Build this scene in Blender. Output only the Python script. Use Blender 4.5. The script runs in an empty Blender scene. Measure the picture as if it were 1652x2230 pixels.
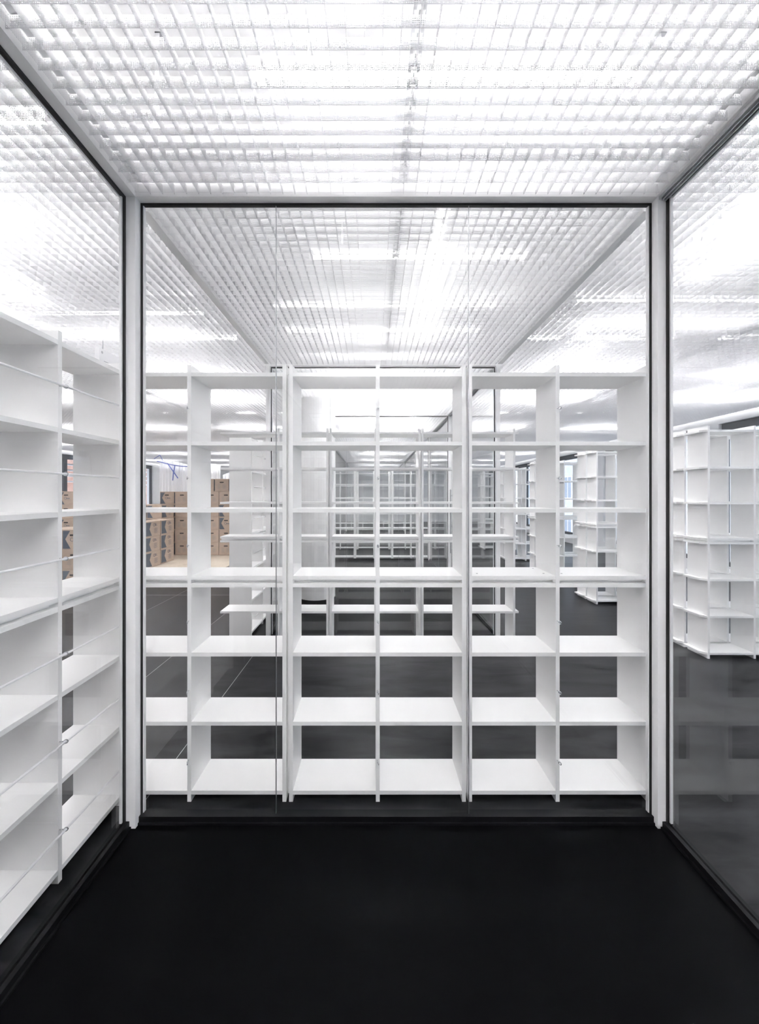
import bpy, math, random
from mathutils import Vector, Matrix
random.seed(4)
S = bpy.context.scene
COL = S.collection
PI = math.pi
# ------------------------------------------------------------------ camera
EYE = 1.51
F = 850.0
cd = bpy.data.cameras.new('camera'); cam = bpy.data.objects.new('camera', cd); COL.objects.link(cam)
cam.location = (0, 0, EYE); cam.rotation_euler = (PI/2, 0, 0)
cd.sensor_fit = 'HORIZONTAL'; cd.sensor_width = 36; cd.lens = 36*F/1652
cd.shift_x = 15/1652; cd.shift_y = -37/1652
cd.clip_start = 0.02; cd.clip_end = 200
S.camera = cam
# ------------------------------------------------------------------ world, exposure
TUBE = 17.0      # radiance of the tube lights
TUBE_MID = 2.2   # the two crossed tubes behind the front glass
TUBE_CAB = 4.0   # tubes over the cabin
TUBE_SOFT = 4.0  # lengthwise tubes in the side halls
SKY = 0.4
w = bpy.data.worlds.new('world'); S.world = w; w.use_nodes = True
bg = w.node_tree.nodes['Background']; bg.inputs[0].default_value = (0.80, 0.88, 1.0, 1); bg.inputs[1].default_value = SKY
S.view_settings.view_transform = 'Standard'; S.view_settings.look = 'None'
S.view_settings.gamma = 1; S.view_settings.use_curve_mapping = False
S.view_settings.exposure = 2.72
try:
    S.cycles.transparent_max_bounces = 48
    S.cycles.max_bounces = 24; S.cycles.diffuse_bounces = 14; S.cycles.glossy_bounces = 6
except Exception: pass

# ------------------------------------------------------------------ materials
MATS = {}
def principled(name, col, rough=0.5, metal=0.0, ior=1.5, **kw):
    m = bpy.data.materials.new(name); m.use_nodes = True
    b = m.node_tree.nodes['Principled BSDF']
    b.inputs['Base Color'].default_value = (*col, 1); b.inputs['Roughness'].default_value = rough
    b.inputs['Metallic'].default_value = metal; b.inputs['IOR'].default_value = ior
    for k, v in kw.items(): b.inputs[k].default_value = v
    MATS[name] = m; return m
def noisy(m, c1, c2, scale=(1, 1, 1), s=6.0, detail=5, bump=0.0, rough=None):
    nt = m.node_tree; b = nt.nodes['Principled BSDF']
    tc = nt.nodes.new('ShaderNodeTexCoord'); mp = nt.nodes.new('ShaderNodeMapping'); mp.inputs['Scale'].default_value = scale
    mp.inputs['Rotation'].default_value = (0, 0, 0.25)
    n = nt.nodes.new('ShaderNodeTexNoise'); n.inputs['Scale'].default_value = s; n.inputs['Detail'].default_value = detail
    n.inputs['Distortion'].default_value = 0.6
    cr = nt.nodes.new('ShaderNodeValToRGB')
    cr.color_ramp.elements[0].position = 0.35; cr.color_ramp.elements[1].position = 0.7
    cr.color_ramp.elements[0].color = (*c1, 1); cr.color_ramp.elements[1].color = (*c2, 1)
    L = nt.links.new
    L(tc.outputs['Object'], mp.inputs[0]); L(mp.outputs[0], n.inputs['Vector']); L(n.outputs['Fac'], cr.inputs[0]); L(cr.outputs[0], b.inputs['Base Color'])
    if bump:
        bp = nt.nodes.new('ShaderNodeBump'); bp.inputs['Strength'].default_value = bump; bp.inputs['Distance'].default_value = 0.004
        L(n.outputs['Fac'], bp.inputs['Height']); L(bp.outputs[0], b.inputs['Normal'])
    if rough:
        mr = nt.nodes.new('ShaderNodeMapRange'); mr.inputs['To Min'].default_value = rough[0]; mr.inputs['To Max'].default_value = rough[1]
        L(n.outputs['Fac'], mr.inputs[0]); L(mr.outputs[0], b.inputs['Roughness'])
    return m
M_shelf = noisy(principled('white_laminate', (.86, .86, .85), .42), (.905, .905, .90), (.925, .925, .92), (1, 1, 1), 3)
M_frame = principled('white_lacquered_steel', (.90, .90, .90), .4)
M_gask = principled('black_rubber', (.012, .012, .013), .45)
M_chan = noisy(principled('black_steel', (.006, .006, .007), .35, ior=1.25), (.005, .005, .006), (.009, .009, .010), (1, 1, 1), 5)
M_chrome = principled('chrome', (.75, .77, .79), .16, 1.0)
M_brushed = principled('brushed_steel', (.45, .46, .48), .35, 1.0)
M_rail = principled('pale_grey_rail', (.72, .73, .74), .5)
M_track = noisy(principled('aluminium', (.55, .56, .57), .38, .6), (.58, .59, .60), (.68, .69, .70), (1, 20, 1), 4)
M_floor_cab = noisy(principled('black_linoleum', (.006, .006, .0065), .3, ior=1.11), (.0024, .0024, .0028), (.0029, .0029, .0034), (1, 1, 1), 1.5)
M_floor = noisy(principled('slate_linoleum', (.02, .02, .022), .3, ior=1.28), (.004, .004, .005), (.034, .034, .037), (1.0, 3.4, 1), 2.4, 10, bump=.3, rough=(.25, .42))
M_wall = noisy(principled('white_plaster', (.82, .83, .84), .8), (.80, .81, .82), (.84, .85, .86), (1, 1, 1), 2)
M_slab = noisy(principled('white_painted_concrete', (.8, .8, .8), .85), (.78, .78, .79), (.82, .82, .82), (1, 1, 1), 1.3)
M_col = noisy(principled('painted_concrete_column', (.8, .8, .8), .7), (.78, .78, .78), (.84, .84, .84), (1, 1, 1), 4, bump=.1)
M_dark = principled('anthracite_window_frame', (.06, .065, .075), .45)
M_kraft = noisy(principled('kraft_cardboard', (.42, .30, .21), .8), (.45, .35, .275), (.51, .405, .325), (1, 1, 6), 8)
M_print = principled('slate_blue_print', (.085, .105, .14), .7)
M_hole = principled('dark_hand_hole', (.02, .016, .014), .9)
M_board = noisy(principled('protective_board', (.62, .54, .44), .7), (.58, .50, .41), (.68, .61, .51), (1, 1, 1), 3)
M_tape = principled('blue_tape', (.12, .17, .5), .5)
M_plastic = principled('white_plastic_sheeting', (.85, .87, .9), .35)
M_plastic.node_tree.nodes['Principled BSDF'].inputs['Transmission Weight'].default_value = 0.0
M_blind = principled('white_blind_slats', (.85, .87, .9), .5)
M_brick = noisy(principled('brick_facade', (.4, .2, .15), .8), (.36, .2, .15), (.5, .3, .24), (1, 1, 1), 5)
M_facade = noisy(principled('grey_facade', (.6, .62, .66), .8), (.52, .55, .6), (.66, .68, .72), (1, 1, 1), 3)
M_fglass = principled('facade_window_glass', (.25, .3, .38), .1)
M_white = principled('white_plastic', (.85, .85, .86), .4)
M_ink = principled('grey_ink', (.25, .26, .28), .7)

def emit(name, col, s):
    m = bpy.data.materials.new(name); m.use_nodes = True; nt = m.node_tree
    nt.nodes.clear(); o = nt.nodes.new('ShaderNodeOutputMaterial'); e = nt.nodes.new('ShaderNodeEmission')
    e.inputs[0].default_value = (*col, 1); e.inputs[1].default_value = s; nt.links.new(e.outputs[0], o.inputs[0]); return m
M_tube = emit('fluorescent_tube', (1, 0.985, 0.985), TUBE)
M_tube_dim = emit('dimmed_tube', (1, 0.99, 0.97), TUBE_MID)
M_tube_soft = emit('soft_tube', (1, 0.985, 0.985), TUBE_SOFT)
M_tube_fill = emit('added_fill_tube', (1, 0.985, 0.985), TUBE*.6)  # for the fill tubes added over the side halls
M_tube_cab = emit('cabin_tube', (1, 0.985, 0.985), TUBE_CAB)
M_exitlamp = emit('lit_diffuser', (1, 1, 1), 8)

def math_node(nt, op, a, b=None):
    n = nt.nodes.new('ShaderNodeMath'); n.operation = op
    for i, v in enumerate((a, b)):
        if v is None: continue
        if isinstance(v, (int, float)): n.inputs[i].default_value = v
        else: nt.links.new(v, n.inputs[i])
    return n.outputs[0]
def glass(name, tint):
    m = bpy.data.materials.new(name); m.use_nodes = True; nt = m.node_tree; nt.nodes.clear()
    o = nt.nodes.new('ShaderNodeOutputMaterial'); t = nt.nodes.new('ShaderNodeBsdfTransparent'); t.inputs[0].default_value = (*tint, 1)
    g = nt.nodes.new('ShaderNodeBsdfGlossy'); g.inputs['Roughness'].default_value = 0.0
    geo = nt.nodes.new('ShaderNodeNewGeometry'); d = nt.nodes.new('ShaderNodeVectorMath'); d.operation = 'DOT_PRODUCT'
    nt.links.new(geo.outputs['Incoming'], d.inputs[0]); nt.links.new(geo.outputs['Normal'], d.inputs[1])
    c = math_node(nt, 'ABSOLUTE', d.outputs['Value']); k = math_node(nt, 'SUBTRACT', 1.0, c); p = math_node(nt, 'POWER', k, 5.0)
    f = math_node(nt, 'ADD', math_node(nt, 'MULTIPLY', p, .96), .04)
    mx = nt.nodes.new('ShaderNodeMixShader'); nt.links.new(f, mx.inputs[0]); nt.links.new(t.outputs[0], mx.inputs[1]); nt.links.new(g.outputs[0], mx.inputs[2])
    nt.links.new(mx.outputs[0], o.inputs[0]); return m
M_glass = glass('clear_glass', (.994, .9965, .9965))
def perforated(name, axis, pitch=.006, hole=.64, alb=.80):
    """white sheet metal with a square grid of real see-through holes; axis = horizontal axis of the sheet"""
    m = bpy.data.materials.new(name); m.use_nodes = True; nt = m.node_tree; nt.nodes.clear()
    o = nt.nodes.new('ShaderNodeOutputMaterial'); t = nt.nodes.new('ShaderNodeBsdfTransparent')
    b = nt.nodes.new('ShaderNodeBsdfDiffuse'); b.inputs[0].default_value = (alb, alb, alb*1.012, 1)
    tc = nt.nodes.new('ShaderNodeTexCoord'); sp = nt.nodes.new('ShaderNodeSeparateXYZ'); nt.links.new(tc.outputs['Object'], sp.inputs[0])
    def dist(out):
        fr = math_node(nt, 'FRACT', math_node(nt, 'ADD', math_node(nt, 'DIVIDE', out, pitch), 1000.0))
        return math_node(nt, 'ABSOLUTE', math_node(nt, 'SUBTRACT', fr, .5))
    a = dist(sp.outputs[axis]); z = dist(sp.outputs['Z'])
    k = math_node(nt, 'LESS_THAN', math_node(nt, 'MAXIMUM', a, z), hole/2)
    mx = nt.nodes.new('ShaderNodeMixShader'); nt.links.new(k, mx.inputs[0]); nt.links.new(b.outputs[0], mx.inputs[1]); nt.links.new(t.outputs[0], mx.inputs[2])
    nt.links.new(mx.outputs[0], o.inputs[0]); return m
M_perfX = perforated('perforated_sheet_crosswise', 'X')
M_perfY = perforated('perforated_sheet_lengthwise', 'Y')

# ------------------------------------------------------------------ mesh helpers
class MB:
    def __init__(s): s.v = []; s.f = []; s.mi = []
    def box(s, x0, x1, y0, y1, z0, z1, mi=0):
        n = len(s.v)
        s.v += [(x0,y0,z0),(x1,y0,z0),(x1,y1,z0),(x0,y1,z0),(x0,y0,z1),(x1,y0,z1),(x1,y1,z1),(x0,y1,z1)]
        s.f += [(n,n+3,n+2,n+1),(n+4,n+5,n+6,n+7),(n,n+1,n+5,n+4),(n+1,n+2,n+6,n+5),(n+2,n+3,n+7,n+6),(n+3,n,n+4,n+7)]
        s.mi += [mi]*6; return s
    def tube(s, a, b, r, n=10, mi=0, r2=None):
        a = Vector(a); b = Vector(b); d = (b-a).normalized(); r2 = r if r2 is None else r2
        u = d.orthogonal().normalized(); w_ = d.cross(u); k = len(s.v)
        for p, rr in ((a, r), (b, r2)):
            for i in range(n):
                t = 2*PI*i/n; s.v.append(tuple(p + rr*(math.cos(t)*u + math.sin(t)*w_)))
        for i in range(n): s.f.append((k+i, k+(i+1)%n, k+n+(i+1)%n, k+n+i)); s.mi.append(mi)
        s.f.append(tuple(k+i for i in reversed(range(n)))); s.f.append(tuple(k+n+i for i in range(n))); s.mi += [mi]*2; return s
    def torus(s, c, R, r, axis='x', n=16, m=8, mi=0, tilt=0):
        k = len(s.v); c = Vector(c)
        for i in range(n):
            t = 2*PI*i/n
            for j in range(m):
                q = 2*PI*j/m; rad = R + r*math.cos(q)
                p = Vector((r*math.sin(q), rad*math.cos(t), rad*math.sin(t)))
                if axis == 'y': p = Vector((p.y, p.x, p.z))
                if axis == 'z': p = Vector((p.y, p.z, p.x))
                s.v.append(tuple(c + Matrix.Rotation(tilt, 3, 'Z') @ p))
        for i in range(n):
            for j in range(m):
                s.f.append((k+i*m+j, k+((i+1)%n)*m+j, k+((i+1)%n)*m+(j+1)%m, k+i*m+(j+1)%m)); s.mi.append(mi)
        return s
    def prism(s, poly, y0, y1, mi=0):
        """polygon in (x,z), extruded along y"""
        k = len(s.v); n = len(poly)
        for y in (y0, y1):
            for p in poly: s.v.append((p[0], y, p[1]))
        s.f.append(tuple(k+i for i in range(n))); s.f.append(tuple(k+n+i for i in reversed(range(n)))); s.mi += [mi]*2
        for i in range(n): s.f.append((k+i, k+n+i, k+n+(i+1)%n, k+(i+1)%n)); s.mi.append(mi)
        return s
    def build(s, name, mats, parent=None, smooth=False, bevel=0):
        me = bpy.data.meshes.new(name); me.from_pydata(s.v, [], s.f)
        if not isinstance(mats, (list, tuple)): mats = [mats]
        for m in mats: me.materials.append(m)
        me.polygons.foreach_set('material_index', s.mi)
        if smooth: me.polygons.foreach_set('use_smooth', [True]*len(me.polygons))
        me.update()
        o = bpy.data.objects.new(name, me); COL.objects.link(o)
        if parent: o.parent = parent
        if bevel:
            b = o.modifiers.new('bevel', 'BEVEL'); b.width = bevel; b.segments = 2; b.limit_method = 'ANGLE'
        return o
def empty(name, loc=(0,0,0), rz=0):
    o = bpy.data.objects.new(name, None); COL.objects.link(o); o.location = loc; o.rotation_euler = (0,0,rz)
    o.empty_display_size = .1; return o
def tag(o, label=None, cat=None, group=None, kind=None):
    if label: o['label'] = label
    if cat: o['category'] = cat
    if group: o['group'] = group
    if kind: o['kind'] = kind
    return o
def copy_tree(o, parent=None):
    c = o.copy(); COL.objects.link(c)
    if parent: c.parent = parent
    for ch in [x for x in KIDS.get(o.name, [])]:
        KIDS.setdefault(c.name, []).append(copy_tree(ch, c))
    return c
KIDS = {}
def reg(root):
    for o in bpy.data.objects:
        pass
def index_kids():
    KIDS.clear()
    for o in COL.objects:
        if o.parent: KIDS.setdefault(o.parent.name, []).append(o)
NTRIM = [0]
def struct(o, label=None): o['kind'] = 'structure'; 
def trim(mb, m, label=None, **k):
    NTRIM[0] += 1
    o = mb.build('trim_%d' % NTRIM[0], m, **k); tag(o, label, None, None, 'structure'); return o

# ------------------------------------------------------------------ room shell
XL, XR, YB, YF = -9.55, 6.2, -5.0, 22.0
GX0, GX1 = -1.12, 1.33          # glass side walls of the cabins
ZG = 2.858                      # top of the glazing
CABS = [(-3.12, 1.81), (4.12, 9.05), (11.36, 16.29)]
f = MB()
f.box(XL-.3, XR+.3, YB, YF, -.2, 0)
tag(f.build('floor', M_floor), 'dark slate grey sheet floor running through the hall', None, None, 'structure')
f = MB()
for y0, y1 in CABS[:2]: f.box(GX0+.02, GX1-.02, y0+.02, y1-.02, 0, .003)
tag(f.build('floor_cabin', M_floor_cab), 'smooth black floor inside the glass cabins', None, None, 'structure')
# concrete slab above the mesh
SLAB = 3.28
f = MB().box(XL-.3, XR+.3, YB, YF, SLAB, SLAB+.2)
tag(f.build('ceiling_slab', M_slab), 'white painted slab above the mesh ceiling', None, None, 'structure')

# mesh ceiling: crossing strips of perforated white sheet
ZS0, ZS1 = 2.860, 2.900
CX, CY = .0540, .0558
mc = MB()
def grid(x0, x1, y0, y1):
    # strips across (facing the camera) every CY, anchored to the photo's rows
    ya = 850*1.35/1016.0
    k0 = math.ceil((y0-ya)/CY); k1 = math.floor((y1-ya)/CY)
    for k in range(k0, k1+1):
        y = ya + k*CY; mc.box(x0, x1, y-.0005, y+.0005, ZS0, ZS1, 0)
    n0 = math.ceil((x0-.030)/CX); n1 = math.floor((x1-.030)/CX)
    for n in range(n0, n1+1):
        x = .030 + n*CX; mc.box(x-.0005, x+.0005, y0, y1, ZS0+.0005, ZS1-.0005, 1)
XA, XB = -1.062, 1.279
grid(XA, XB, -2.9, 1.755)
for y0, y1 in ((1.84, 4.05), (4.18, 9.0), (9.11, 11.3), (11.42, 16.2), (16.4, 21.9)): grid(XA, XB, y0, y1)
grid(XL+.25, XA-.07, -4.9, 21.9)
grid(XB+.07, XR-.25, -4.9, 21.9)
tag(mc.build('ceiling', [M_perfX, M_perfY]), 'egg crate mesh ceiling of perforated white sheet strips', None, None, 'structure')
# carrying rails and edge rails of the mesh
for x in (-1.037, 1.262):
    trim(MB().box(x-.012, x+.012, -2.9, 1.74, 2.903, 2.933), M_rail, 'long edge rail resting on the cabin mesh ceiling')
for x in (-1.095, 1.315):
    for (y0, y1) in ((1.86, 4.03), (9.12, 11.28), (16.4, 21.9)):
        trim(MB().box(x-.024, x+.024, y0, y1, 2.862, 2.93), M_frame, 'rail between two fields of mesh ceiling in the hall')
for x in (-2.95, -4.85, -6.6, -8.3, 3.05, 4.7):
    trim(MB().box(x-.015, x+.015, -4.9, 21.9, 2.902, 2.94), M_rail, 'long rail above the hall mesh ceiling')
for y in (1.555, -.6):
    trim(MB().box(-1.02, 1.245, y-.012, y+.012, 2.904, 2.93), M_rail, 'cross rail above the cabin mesh ceiling')
for y in (3.7, 6.9):
    trim(MB().box(-1.02, 1.245, y-.008, y+.008, 2.904, 2.925), M_rail, 'cross rail above the mesh ceiling further back')
# slotted carrier down the middle
def slotted(y0, y1, dark=False):
    m = MB(); y = y0; x = .136
    while y < y1-.03:
        m.box(x-.017, x+.017, y, y+.022, 2.904, 2.907)
        m.box(x-.017, x-.009, y+.022, y+.04, 2.904, 2.907); m.box(x+.009, x+.017, y+.022, y+.04, 2.904, 2.907)
        m.box(x-.002, x+.002, y+.04, y+CY, 2.904, 2.912)
        m.box(x-.019, x-.017, y, y+CY, 2.904, 2.925); m.box(x+.017, x+.019, y, y+CY, 2.904, 2.925)
        y += CY
    return m
for y0, y1 in ((.3, 1.75), (1.87, 4.03), (4.2, 9.0)):
    trim(slotted(y0, y1), M_track, 'slotted metal carrier strip along the middle of the ceiling')
# walls
def wall(name, mb, label): tag(mb.build(name, M_wall), label, None, None, 'structure')
wall('wall_back', MB().box(XL-.3, XR+.3, YF, YF+.2, 0, 3.28), 'white wall at the far end of the hall')
wall('wall_rear', MB().box(XL-.3, XR+.3, YB-.2, YB, 0, 3.28), 'white wall behind the glass cabin')
def window_wall(side, X, sgn, spans, name):
    """X: room face; sgn: outward direction"""
    m = MB(); a, b = (X, X+sgn*.28) if sgn > 0 else (X+sgn*.28, X)
    m.box(a, b, YB, YF, 2.78, 3.28); m.box(a, b, YB, YF, 0, .25)
    y = YB
    for (y0, y1) in spans: m.box(a, b, y, y0, .25, 2.78); y = y1
    m.box(a, b, y, YF, .25, 2.78)
    wall(name, m, 'white wall with tall windows on the %s of the hall' % side)
    xs = sorted((X+sgn*.06, X+sgn*.14)); n = 0
    for (y0, y1) in spans:
        k = max(1, round((y1-y0)/2.3)); d = (y1-y0)/k
        for i in range(k):
            global NW; NW += 1
            r = empty('window_%d' % NW, (0, 0, 0)); tag(r, None, None, None, 'structure')
            p0 = y0+i*d; p1 = p0+d
            fr = MB().box(*xs, p0, p1, 2.64, 2.78).box(*xs, p0, p1, .25, .33).box(*xs, p0, p0+.07, .33, 2.64).box(*xs, p1-.07, p1, .33, 2.64)
            fr.build('window_frame', M_dark, r)
            xm = sum(xs)/2; MB().box(xm-.004, xm+.004, p0+.07, p1-.07, .33, 2.64).build('pane', M_glass, r)
NW = 0
window_wall('left side', XL, -1, [(-4.5, 17.0)], 'wall_left_hall')
window_wall('right side', XR, 1, [(-4.5, 7.0), (7.5, 10.5), (10.9, 21.0)], 'wall_right_hall')

# ------------------------------------------------------------------ glass cabins
def front_wall(name, y, x0, x1, joints, label, near=True):
    """glass wall facing the camera between two posts at plane y"""
    r = empty(name, (0, y, 0)); tag(r, label, None, None, 'structure')
    d = -.047 if near else -.01
    for a, b in ((x0-.043, x0), (x1, x1+.044)):
        o = MB().box(a, b, d, .012, 0, ZG+.06).build('post', M_frame, r)
    MB().box(x0, x1, d, .012, ZG, ZG+.06).build('header', M_frame, r)
    g = MB()
    g.box(x0, x0+.009, -.008, .008, .03, ZG).box(x1-.009, x1, -.008, .008, .03, ZG).box(x0+.009, x1-.009, -.008, .008, ZG-.010, ZG)
    g.build('gasket', M_gask, r)
    g = MB(); g.box(x0+.009, x0+.013, -.004, .013, .04, ZG-.010).box(x1-.013, x1-.009, -.004, .013, .04, ZG-.010)
    g.build('glazing_bead', M_frame, r)
    MB().box(x0, x1, -.022, .02, 0, .036).box(x0, x1, -.030, -.022, 0, .012).build('channel', M_chan, r)
    xs = [x0+.013] + joints + [x1-.013]
    for a, b in zip(xs[:-1], xs[1:]):
        MB().box(a+.0015, b-.0015, -.005, .005, .036, ZG-.010).build('glass_pane', M_glass, r)
    for j in joints: MB().box(j-.0013, j+.0013, -.0045, .0045, .036, ZG-.010).build('joint', M_brushed, r)
    return r
def side_wall(name, X, s, y0, y1, joints, label, track=False):
    """glass wall running away from the camera; s = +1 when the cabin lies on its +x side"""
    r = empty(name, (X, 0, 0)); tag(r, label, None, None, 'structure')
    def bx(m, a, b, *q): m.box(min(a*s, b*s), max(a*s, b*s), *q); return m
    bx(MB(), -.006, .049, y0, y1-.047, ZG, ZG+.06).build('header', M_frame, r)
    g = MB(); bx(g, -.008, .006, y0, y1-.047, ZG-.012, ZG); bx(g, -.008, .006, y1-.058, y1-.047, .03, ZG-.012)
    g.build('gasket', M_gask, r)
    g = MB(); bx(g, -.012, -.002, y1-.066, y1-.058, .04, ZG-.012); bx(g, -.012, -.008, y0, y1-.066, ZG-.02, ZG-.012); g.build('glazing_bead', M_frame, r)
    g = MB(); bx(g, -.02, .022, y0, y1-.047, 0, .036); bx(g, .022, .030, y0, y1-.047, 0, .012); g.build('channel', M_chan, r)
    ys = [y0] + joints + [y1-.066]
    for a, b in zip(ys[:-1], ys[1:]):
        bx(MB(), -.005, .005, a+.0015, b-.0015, .036, ZG-.012).build('glass_pane', M_glass, r)
    for j in joints: bx(MB(), -.0045, .0045, j-.0013, j+.0013, .036, ZG-.012).build('joint', M_brushed, r)
    if track:
        g = MB()
        bx(g, .007, .012, y0, y1-.047, ZG-.022, ZG); bx(g, .021, .025, y0, y1-.047, ZG-.018, ZG); bx(g, .034, .037, y0, y1-.047, ZG-.014, ZG)
        g.build('sliding_door_track', M_track, r)
    return r
PX0, PX1 = -1.071, 1.288
front_wall('wall_front', 1.81, PX0, PX1, [-.447, .445], 'full height glass wall in front of the white shelving')
side_wall('wall_left', GX0, 1, -3.12, 1.81, [.2, -1.4], 'glass wall on the left of the cabin')
side_wall('wall_right', GX1, -1, -3.12, 1.81, [-.1, -1.7], 'glass wall on the right with a sliding door track', True)
front_wall('window_30', -3.12, PX0, PX1, [-.447, .445], 'glass wall at the back of the cabin', False)
front_wall('window_31', 4.12, PX0, PX1, [-.447, .445], 'front glass wall of the second cabin')
front_wall('window_32', 6.68, PX0, PX1, [-.447, .445], 'glass partition inside the second cabin')
front_wall('window_33', 9.05, PX0, PX1, [-.447, .445], 'rear glass wall of the second cabin')
side_wall('window_34', GX0, 1, 4.16, 9.05, [5.4, 7.9], 'left glass wall of the second cabin')
side_wall('window_35', GX1, -1, 4.16, 9.05, [5.5, 7.9], 'right glass wall of the second cabin', True)
front_wall('window_36', 11.36, PX0, PX1, [-.447, .445], 'front glass wall of the third cabin')
front_wall('window_37', 16.29, PX0, PX1, [-.447, .445], 'rear glass wall of the third cabin')
side_wall('window_38', GX0, 1, 11.4, 16.29, [13.8], 'left glass wall of the third cabin')
side_wall('window_39', GX1, -1, 11.4, 16.29, [13.8], 'right glass wall of the third cabin', True)

# door handles on the glass of the further cabins
def handle(y, label):
    r = empty('door_handle', (GX1, y, 0)); tag(r, label, 'door handle')
    for s in (-1, 1):
        m = MB(); x = s*.055
        m.tube((x, 0, .56), (x, 0, 1.60), .011, 12); m.build('bar', M_brushed, r, smooth=False)
        for z in (.62, 1.50): MB().tube((s*.006, 0, z), (x, 0, z), .008, 10).build('mount', M_brushed, r)
        MB().tube((s*.006, .06, 1.0), (s*.03, .06, 1.0), .024, 16).build('lock', M_brushed, r)
handle(6.38, 'steel bar pull handle on the right glass wall of the second cabin')
handle(11.9, 'small far away steel bar pull handle on the third cabin glass')

# round concrete column in the second cabin
def column(x, y, label):
    r = empty('round_column', (x, y, 0)); tag(r, label, 'column')
    m = MB().tube((0, 0, .06), (0, 0, 3.27), .26, 48); m.build('shaft', M_col, r, smooth=False)
    MB().tube((0, 0, .004), (0, 0, .06), .275, 48).build('base_ring', M_gask, r)
column(-.80, 5.62, 'round white concrete column on a black base ring in the second cabin')

# ------------------------------------------------------------------ bookcases
T = .019; DEP = .234; TOP = 2.15
LEV = [.0444, .384, .7245, 1.0647, 1.102, 1.4332, 1.7636, 2.104]      # board centres
HOOKZ = [.205, .548, .890, 1.262, 1.593, 1.935]
def hook_mesh(u, z):
    m = MB(); m.tube((u+.004, 0, z), (u+.006, -.016, z-.001), .0021, 8)
    m.torus((u+.007, -.022, z-.001), .0068, .0021, 'x', 18, 8, tilt=.5); return m
def bookcase(x, y, rz, panels, u0, u1, label, group, hooks=(), rods=None, lip=None, lipr=None, name='bookcase', fill=False):
    r = empty(name, (x, y, 0), rz); tag(r, label, 'bookcase', group)
    n = len(panels)
    for i, p in enumerate(panels):
        end = (i == 0 and abs(p-u0) < .06) or (i == n-1 and abs(p+T-u1) < .06)
        MB().box(p, p+T, 0, DEP, .0, TOP).build('side_panel' if end else 'divider', M_shelf, r)
    for k, z in enumerate(LEV):
        m = MB(); edges = []
        if u0 < panels[0]-.2: edges.append((u0, panels[0]))
        for a, b in zip(panels[:-1], panels[1:]): edges.append((a+T, b))
        for a, b in edges: m.box(a+.0002, b-.0002, .001, DEP-.001, z-T/2, z+T/2)
        if lip: # board end that sticks out past the side panel with a clipped corner
            q = panels[0]; base = len(m.v)
            m.v += [(q, .004, z-T/2), (q-lip, .044, z-T/2), (q-lip, DEP-.001, z-T/2), (q, DEP-.001, z-T/2),
                    (q, .004, z+T/2), (q-lip, .044, z+T/2), (q-lip, DEP-.001, z+T/2), (q, DEP-.001, z+T/2)]
            m.f += [(base+3,base+2,base+1,base)[::-1],(base+4,base+5,base+6,base+7)[::-1],(base,base+1,base+5,base+4),(base+1,base+2,base+6,base+5),(base+2,base+3,base+7,base+6),(base+3,base,base+4,base+7)]
            m.mi += [0]*6
        if lipr:
            q = panels[-1]+T; m.box(q, q+lipr, .006, DEP-.001, z-T/2, z+T/2)
        m.build('shelf', M_shelf, r)
        if k == 3:
            m = MB()
            for a, b in edges: m.box(a+.0002, b-.0002, .035, DEP-.035, z+T/2, LEV[4]-T/2)
            m.build('spacer', M_shelf, r)
    if fill:
        MB().box(u1+.0005, u1+.0105, .03, .05, .02, TOP-.04).build('filler_strip', M_frame, r)
    for h in hooks:
        for z in HOOKZ: hook_mesh(h, z).build('ring_hook', M_chrome, r, smooth=True)
    if rods:
        for z in HOOKZ: MB().tube((rods[0], -.022, z-.001), (rods[1], -.022, z-.001), .0043, 12).build('rod', M_white, r)
    return r
def row(y, tagword, hooks=True):
    out = []
    gp = 'bookcases in the row %s' % tagword
    out.append(bookcase(0, y, 0, [-.9116, -.4438], -1.4626, -.4248, 'open bookcase with overhanging left end, left one %s' % tagword, gp, [-.9086] if hooks else [], fill=True))
    out.append(bookcase(0, y, 0, [-.4113, .0160, .4400], -.4113, .459, 'open two bay bookcase, middle one %s' % tagword, gp, [.019] if hooks else [], fill=True))
    out.append(bookcase(0, y, 0, [.470, .901, 1.349], .470, 1.368, 'open two bay bookcase, right one %s' % tagword, gp, [.904] if hooks else [], lipr=.035))
    return out
r1 = row(1.921, 'just behind the front glass')
for sx, sy in ((.529, 1.981), (.867, 1.981), (.958, 1.981), (.87, 2.12)):
    MB().tube((sx, sy-1.921, LEV[4]+T/2-.002), (sx, sy-1.921, LEV[4]+T/2+.0006), .005, 14).build('screw_hole', M_ink, r1[2])
row(3.744, 'before the second cabin', False)
row(9.20, 'behind the second cabin', False)
row(10.80, 'before the third cabin', False)
row(16.5, 'at the far end of the hall', False)
# left units, seen through the left glass (front faces +x)
def left_unit(X, ys, label, group, rodext=0):
    p = [a-ys[0] for a in ys]
    return bookcase(X, ys[0], PI/2, p, 0, p[-1]+T, label, group, [p[1]+.003], (0.01, p[-1]+T-.005))
left_unit(-1.22, [1.092, 1.515, 1.896], 'white bookcase with rods across its shelves behind the left glass wall', 'bookcases with rods left of the cabin')
left_unit(-1.22, [.203, .626, 1.049], 'white bookcase with rods beside the camera, behind the left glass', 'bookcases with rods left of the cabin')
left_unit(-1.285, [4.14, 4.565, 4.99], 'white bookcase with rods left of the second glass cabin', 'bookcases with rods left of the second cabin')
left_unit(-1.285, [5.01, 5.435, 5.86], 'white bookcase with rods left of the second cabin, further back', 'bookcases with rods left of the second cabin')
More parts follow.
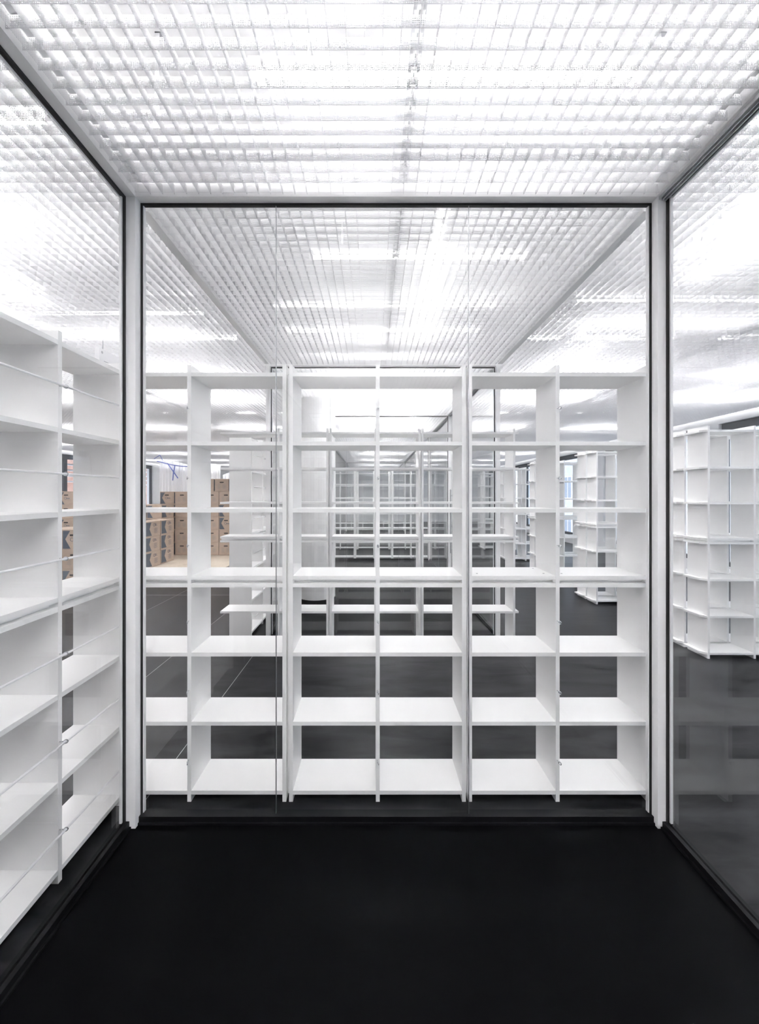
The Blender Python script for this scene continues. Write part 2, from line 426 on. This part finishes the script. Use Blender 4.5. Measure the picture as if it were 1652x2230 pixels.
# double-sided units in the right part of the hall
names = ['nearest', 'second nearest', 'third nearest', 'fourth nearest', 'fifth nearest', 'farthest']
for i in range(6):
    y = 3.60 + 1.79*i
    for j, (dy, side) in enumerate(((0, 'front'), (.272, 'rear'))):
        bookcase(3.09, y+dy, 0, [0, .424, .848], 0, .848+T, 'white bookcase by the right windows, %s half of the %s pair' % (side, names[i]), 'back to back bookcases by the right windows', lip=.044)

# ------------------------------------------------------------------ lamps
def lamp(x, y, z, L, along, label, group='tube lights above the mesh ceiling', mt=None):
    r = empty('tube_light', (x, y, z), 0 if along == 'x' else PI/2); tag(r, label, 'ceiling light', group)
    MB().box(-L/2, L/2, -.03, .03, .03, .065).build('housing', M_white, r)
    MB().tube((-L/2+.03, 0, 0), (L/2-.03, 0, 0), .014, 12).build('tube', mt or M_tube, r)
    for s in (-1, 1): MB().box(s*L/2-.03 if s > 0 else -L/2, s*L/2 if s > 0 else -L/2+.03, -.016, .016, -.018, .03).build('lamp_holder', M_white, r)
    z1 = SLAB - z - .001
    m = MB()
    for s in (-1, 1): m.box(s*L*.35-.006, s*L*.35+.006, -.006, .006, .065, z1)
    m.build('hanger', M_white, r)
lamp(.28, 1.50, 3.10, 1.5, 'x', 'softer tube light above the cabin mesh just before the front glass', mt=M_tube_cab)
for y, wd in ((.38, 'right above the camera'), (-.1, 'just behind the camera'), (-.75, 'further behind the camera'), (-1.5, 'in its rear half'), (-2.3, 'by its rear wall')):  # out-of-view tubes added to light the front shelving
    lamp(.10, y, 3.08, 1.9, 'x', 'added unseen fill tube above the cabin mesh %s' % wd)
for y, wd in ((4.75, 'front end'), (6.2, 'middle'), (7.0, 'rear half'), (8.5, 'rear end')):  # fill tubes added to brighten the depth behind the rows
    lamp(.10, y, 3.08, 1.6, 'x', 'added fill tube above the second cabin, %s' % wd)
lamp(.30, 2.53, 3.05, 1.42, 'x', 'bright tube light crossing the middle field behind the front glass', mt=M_tube_dim)
lamp(.375, 2.74, 2.96, 1.42, 'y', 'bright tube light pointing away above the middle field', mt=M_tube_dim)
lamp(-2.10, 3.2, 3.0, 1.5, 'x', 'crosswise tube light in the left hall nearest the cabin', mt=M_tube_soft)
lamp(2.28, 3.0, 3.0, 1.5, 'x', 'crosswise tube light in the right hall nearest the cabin', mt=M_tube_soft)
lamp(-2.34, 2.1, 2.95, 1.4, 'y', 'lengthwise tube light seen through the left glass, inner one', mt=M_tube_soft)
lamp(-2.72, 2.45, 2.95, 1.2, 'y', 'lengthwise tube light seen through the left glass, outer one', mt=M_tube_soft)
lamp(1.94, 1.75, 3.0, 1.5, 'y', 'lengthwise tube light seen through the right glass', mt=M_tube_soft)
lamp(1.92, 4.1, 3.0, 1.4, 'y', 'lengthwise tube light over the right aisle past the row', mt=M_tube_soft)
nn = 0
ROWN = ['second', 'third', 'fourth', 'fifth', 'sixth', 'seventh', 'eighth']
for i, y in enumerate((5.3, 7.7, 10.2, 12.6, 15.0, 17.4, 19.8)):
    for x, wd in ((-8.3, 'left window side'), (-6.3, 'far left part'), (-4.3, 'left part'), (-2.3, 'left aisle'), (.3, 'middle field'), (2.3, 'right aisle'), (4.6, 'window side')):
        lamp(x, y, 3.13, 1.5, 'x', 'tube light above the mesh, %s crosswise row, %s' % (ROWN[i], wd))
for x, wd in ((-8.3, 'left window side'), (-6.3, 'far left part'), (-4.3, 'left part'), (4.6, 'window side')):
    lamp(x, 3.0, 3.13, 1.5, 'x', 'tube light above the mesh, first crosswise row, %s' % wd)
for y, nm in ((.4, 'level with the camera'), (1.7, 'level with the front glass'), (4.1, 'between the first two rows')):  # added rows of fill tubes that brighten the hall ceilings
    for x, wd in ((-6.3, 'far left part'), (-4.2, 'left part'), (-2.2, 'left aisle'), (2.4, 'right aisle'), (4.4, 'window side')):
        lamp(x, y+.02, 3.16, 1.6, 'x', 'added fill tube above the hall mesh %s, %s' % (nm, wd), mt=M_tube_fill)
# smoke detector, straps
r = empty('smoke_detector', (-.052, 1.40, SLAB)); tag(r, 'round white smoke detector above the cabin mesh ceiling', 'smoke detector')
MB().tube((0, 0, -.022), (0, 0, -.001), .067, 40).build('mounting_plate', M_white, r)
MB().tube((0, 0, -.075), (0, 0, -.022), .034, 40, r2=.046).build('sensor_head', M_white, r)
def strap(x, y, label):
    r = empty('hanging_strap', (x, y, 0)); tag(r, label, 'ceiling hanger', 'hanging straps of the cabin ceiling')
    MB().box(-.009, .009, -.001, .001, 2.91, SLAB-.001).build('strip', M_track, r)
    MB().box(-.009, .03, -.001, .03, SLAB-.006, SLAB-.002).build('bracket', M_brushed, r)
    MB().box(-.014, .014, -.004, .004, 2.906, 2.955).build('clip', M_track, r)
strap(-.822, 1.49, 'perforated metal hanging strap on the left of the cabin ceiling')
strap(1.092, 1.49, 'perforated metal hanging strap on the right of the cabin ceiling')
# emergency light
r = empty('emergency_light', (-2.4, 3.4, 2.66)); tag(r, 'small hanging emergency light above the left bookcases', 'emergency light')
MB().box(-.02, .02, 0, .34, .012, .14).build('casing', M_white, r, bevel=.003)
MB().box(-.014, .014, .015, .2, 0, .012).build('lit_diffuser', M_exitlamp, r)
MB().tube((0, .07, .14), (0, .07, .24), .006, 8).build('hanger', M_brushed, r)
m = MB()
for k in range(14): m.box(.0202, .0208, .06+k*.011, .067+k*.011, .034, .040)
m.build('small_print', M_ink, r); MB().tube((.02, .035, .105), (.0215, .035, .105), .012, 16).build('status_button', M_brushed, r)

# ------------------------------------------------------------------ boxes in the left hall
BW, BH, BL = .34, .312, .52
def make_box(kind):
    r = empty('cardboard_box'); tag(r, 'x', 'cardboard box')
    MB().box(-BW/2, BW/2, 0, BL, 0, BH).build('carton', M_kraft, r, bevel=.004)
    e = .0012
    # front face (facing -y): hand hole, print
    hh = []
    for s in range(16):
        t = PI*2*s/16; hh.append((math.cos(t)*.014 + (.036 if math.cos(t) > 0 else -.036), .225+math.sin(t)*.014))
    MB().prism(hh, -e*1.5, .001).build('hand_hole', M_hole, r)
    p = MB()
    if kind == 'a':
        p.prism([(-BW/2+.012, .012), (-BW/2+.135, .012), (-BW/2+.05, .16), (-BW/2+.125, BH-.02), (-BW/2+.012, BH-.02)], -e, .001)
        p.torus((-.015, 0, .155), .026, .0035, 'y', 20, 6)
        for k in range(5): p.box(.015+k*.014, .026+k*.014, -e, .001, .143+.003*(k % 2), .163-.004*(k % 2))
        p.box(.01, .09, -e, .001, .133, .137)
    else:
        for k in range(7): p.box(-.10, -.03-.008*(k % 3), -e, .001, .17-k*.016, .1735-k*.016); p.box(.02, .10-.012*(k % 2), -e, .001, .17-k*.016, .1735-k*.016)
    p.build('front_print', M_print if kind == 'a' else M_ink, r)
    # long side (+x face): chevron and upright logo
    q = MB(); X0 = BW/2
    def sp(pts):
        k = len(q.v); n = len(pts)
        for dx in (-.001, e):
            for a in pts: q.v.append((X0+dx, a[0], a[1]))
        q.f.append(tuple(k+i for i in reversed(range(n)))); q.f.append(tuple(k+n+i for i in range(n))); q.mi += [0]*2
        for i in range(n): q.f.append((k+i, k+(i+1)%n, k+n+(i+1)%n, k+n+i)); q.mi.append(0)
    sp([(.02, .02), (.22, .02), (.14, BH/2), (.20, BH-.02), (.02, BH-.02)])
    q.torus((X0, .30, .235), .028, .004, 'x', 20, 6); 
    for k in range(4): q.box(X0-.001, X0+e, .33, .40-.01*k, .215+k*.014, .222+k*.014)
    for k in range(6): q.box(X0-.001, X0+e, .30, .42-.02*(k % 2), .16-k*.018, .165-k*.018)
    q.build('side_print', M_print, r)
    index_kids()
    return r
proto = {'a': make_box('a'), 'b': make_box('b')}; used = set()
nbox = 0
def place(kind, x, y, z, rz, label, group):
    o = proto[kind] if kind not in used else copy_tree(proto[kind]); used.add(kind)
    o.location = (x, y, z); o.rotation_euler = (0, 0, rz); tag(o, label, 'cardboard box', group); return o
ORD = ['bottom', 'second from bottom', 'third from bottom', 'fourth from bottom', 'fifth from bottom', 'topmost']
def stack(x, y, n, where, group, rz=0, kinds=None, z0=.022, top_label=True):
    for k in range(n):
        kd = kinds[k % len(kinds)] if kinds else 'b'
        pos = 'topmost' if k == n-1 else ORD[k]
        place(kd, x+random.uniform(-.004, .004), y+random.uniform(-.006, .006), z0+k*(BH+.003), rz+random.uniform(-.01, .01),
              'brown box, %s of the %s' % (pos, where), group)
# far row facing the camera
xs = [-5.46, -5.09, -4.72, -4.35, -3.98, -3.63, -3.27]
ht = [4, 5, 5, 5, 5, 5, 5]
kk = ['aabb', 'bbbba', 'bbbbb', 'babbb', 'bbbab', 'bbaab', 'bbbbb']
names_r = ['first', 'second', 'third', 'fourth', 'fifth', 'sixth', 'seventh']
for i, x in enumerate(xs):
    stack(x, 9.66, ht[i], '%s stack from the left in the far row' % names_r[i], 'moving boxes in the far row', kinds=kk[i])
# nearer stacks showing their long printed sides
for i, y in enumerate((7.84, 8.42)):
    stack(-4.73, y, 3, '%s three high stack with printed sides' % ('nearer' if i == 0 else 'farther'), 'moving boxes stacked three high', kinds='a', rz=-.03)
for x, wd in ((-4.11, 'left one'), (-3.74, 'middle one'), (-3.37, 'right one')):
    place('b', x, 9.68, .022+5*(BH+.003)+.001, 0, 'brown box, %s of three on top of the far row' % wd, 'moving boxes on top of the far row')
stack(-5.05, 9.04, 4, 'four high stack behind the printed pair', 'moving boxes stacked four high', kinds='a')
stack(-5.42, 9.04, 4, 'four high stack further left behind the pair', 'moving boxes stacked four high', kinds='a')
# stacks seen through the left bookcase
for i, (x, y) in enumerate(((-4.72, 6.15), (-5.10, 6.2), (-5.48, 6.15))):
    stack(x, y, 3, '%s low stack seen past the left bookcase' % ['right', 'middle', 'left'][i], 'moving boxes seen through the left bookcase', kinds='aba' if i == 0 else 'bab')
for i, (x, y) in enumerate(((-6.66, 8.9), (-7.03, 8.95), (-7.40, 8.9), (-6.28, 8.95))):
    stack(x, y, 5, '%s tall stack beside the left windows' % ['third', 'second', 'first', 'fourth'][i], 'moving boxes beside the left windows', kinds='bbaba')
o = MB().box(-5.75, -3.05, 7.72, 10.3, .001, .012).box(-7.55, -4.4, 5.9, 7.7, .001, .012).box(-7.55, -5.78, 7.72, 9.6, .001, .012).build('floor_board', M_board)
tag(o, 'pale protective boards laid on the floor under the moving boxes', 'floor protection')

# plastic sheeting hung up behind the boxes
def sheet(x0, x1, y, ztop, zbot, label, seed):
    random.seed(seed); n = 90; m = MB(); rows = 8; ph = [random.uniform(0, 6) for _ in range(4)]
    for j in range(rows+1):
        t = j/rows
        for i in range(n+1):
            u = i/n; x = x0 + (x1-x0)*u
            yy = y + .035*math.sin(u*47+ph[0])*(.4+.6*t) + .02*math.sin(u*111+ph[1]+t) + .02*math.sin(u*23+ph[2])
            zt = ztop(u); z = zt + (zbot-zt)*t
            m.v.append((x, yy, z))
    for j in range(rows):
        for i in range(n):
            a = j*(n+1)+i; m.f.append((a, a+n+1, a+n+2, a+1)); m.mi.append(0)
    o = m.build('plastic_sheeting', M_plastic, smooth=True); tag(o, label, 'plastic sheet')
    s = o.modifiers.new('thickness', 'SOLIDIFY'); s.thickness = .002
    return o
sh = sheet(-5.75, -4.1, 10.55, lambda u: 2.42-.12*u+.04*math.sin(u*9), .0, 'white pleated plastic sheeting with blue tape hanging behind the boxes', 2)
m = MB()
def tapeline(pts, wd=.01):
    for (a, b) in zip(pts[:-1], pts[1:]):
        m.tube((a[0], 10.47, a[1]), (b[0], 10.47, b[1]), wd, 6)
tapeline([(-5.78, 2.42), (-5.45, 2.33), (-5.1, 2.28), (-4.85, 2.27), (-4.84, 2.05), (-4.8, 1.88)], .013)
tapeline([(-5.5, 2.36), (-5.35, 2.15), (-5.22, 1.96)], .014); tapeline([(-5.3, 2.3), (-5.34, 2.1), (-5.36, 1.9)], .014)
tapeline([(-5.86, 2.48), (-5.7, 2.58), (-5.62, 2.42)], .008)
o = m.build('blue_tape', M_tape, sh); o['label'] = 'blue tape along the top edge'
sheet(-4.05, -2.7, 10.6, lambda u: 2.05+.33*u+.05*math.sin(u*8), .0, 'white crumpled plastic sheeting rising to the right behind the boxes', 5)

# floor details
def ring(x, y, R1, R2, label):
    m = MB(); m.torus((0, 0, .0008), R1, .0012, 'z', 40, 6)
    o = m.build('floor_access_cover', M_gask); o.location = (x, y, .004); o.scale = (1.0, R2, 1); tag(o, label, 'floor cover')
ring(.66, 4.62, .16, .8, 'thin round outline of a floor cover in the second cabin')
for (a, b) in (((-7.4, 5.90), (-1.5, 5.88)),):
    pass
m = MB().box(-7.4, -1.56, 5.885, 5.89, 0, .0012)
trim(m, M_track, 'thin joint line across the left hall floor')
for x, y0, y1, wd in ((-1.125, 1.9, 4.05, 'close behind the front glass'), (-1.88, 2.4, 5.88, 'past the left end of the rows'), (-2.95, 2.4, 7.7, 'out in the left hall')):
    trim(MB().box(x, x+.0028, y0, y1, 0, .0009), M_track, 'thin lengthwise joint line in the floor %s' % wd)

# ------------------------------------------------------------------ outside
def house(name, X, sgn, y0, y1, h, mat, label):
    r = empty(name, (X, 0, -3)); tag(r, label, 'building')
    MB().box(min(0, sgn*4), max(0, sgn*4), y0, y1, 0, h).build('facade', mat, r)
    m = MB(); a, b = sorted((-sgn*.03, sgn*.02))
    g = MB(); y = y0+.8
    while y < y1-1.6:
        z = 1.2
        while z < h-2:
            m.box(a, b, y, y+1.1, z, z+1.6); 
            c, d = sorted((-sgn*.05, sgn*.01))
            g.box(c, d, y-.08, y, z-.08, z+1.68).box(c, d, y+1.1, y+1.18, z-.08, z+1.68).box(c, d, y, y+1.1, z+1.6, z+1.68).box(c, d, y, y+1.1, z-.08, z).box(c, d, y+.52, y+.58, z, z+1.6)
            z += 3.1
        y += 2.6
    m.build('window_panes', M_fglass, r); g.build('window_frames', M_white, r)
house('building', XL-9, -1, -10, 34, 14, M_brick, 'brick building seen through the left windows')
house('building', XR+9, 1, -10, 40, 16, M_facade, 'pale grey building with white window frames outside the right windows')
m = MB()
for k in range(4): m.box(XL-.75, XL-.55, 4.0, 17.5, 1.94+k*.19, 1.985+k*.19)
tag(m.build('outdoor_louvres', M_blind), 'white horizontal louvres outside the left windows', 'louvre')
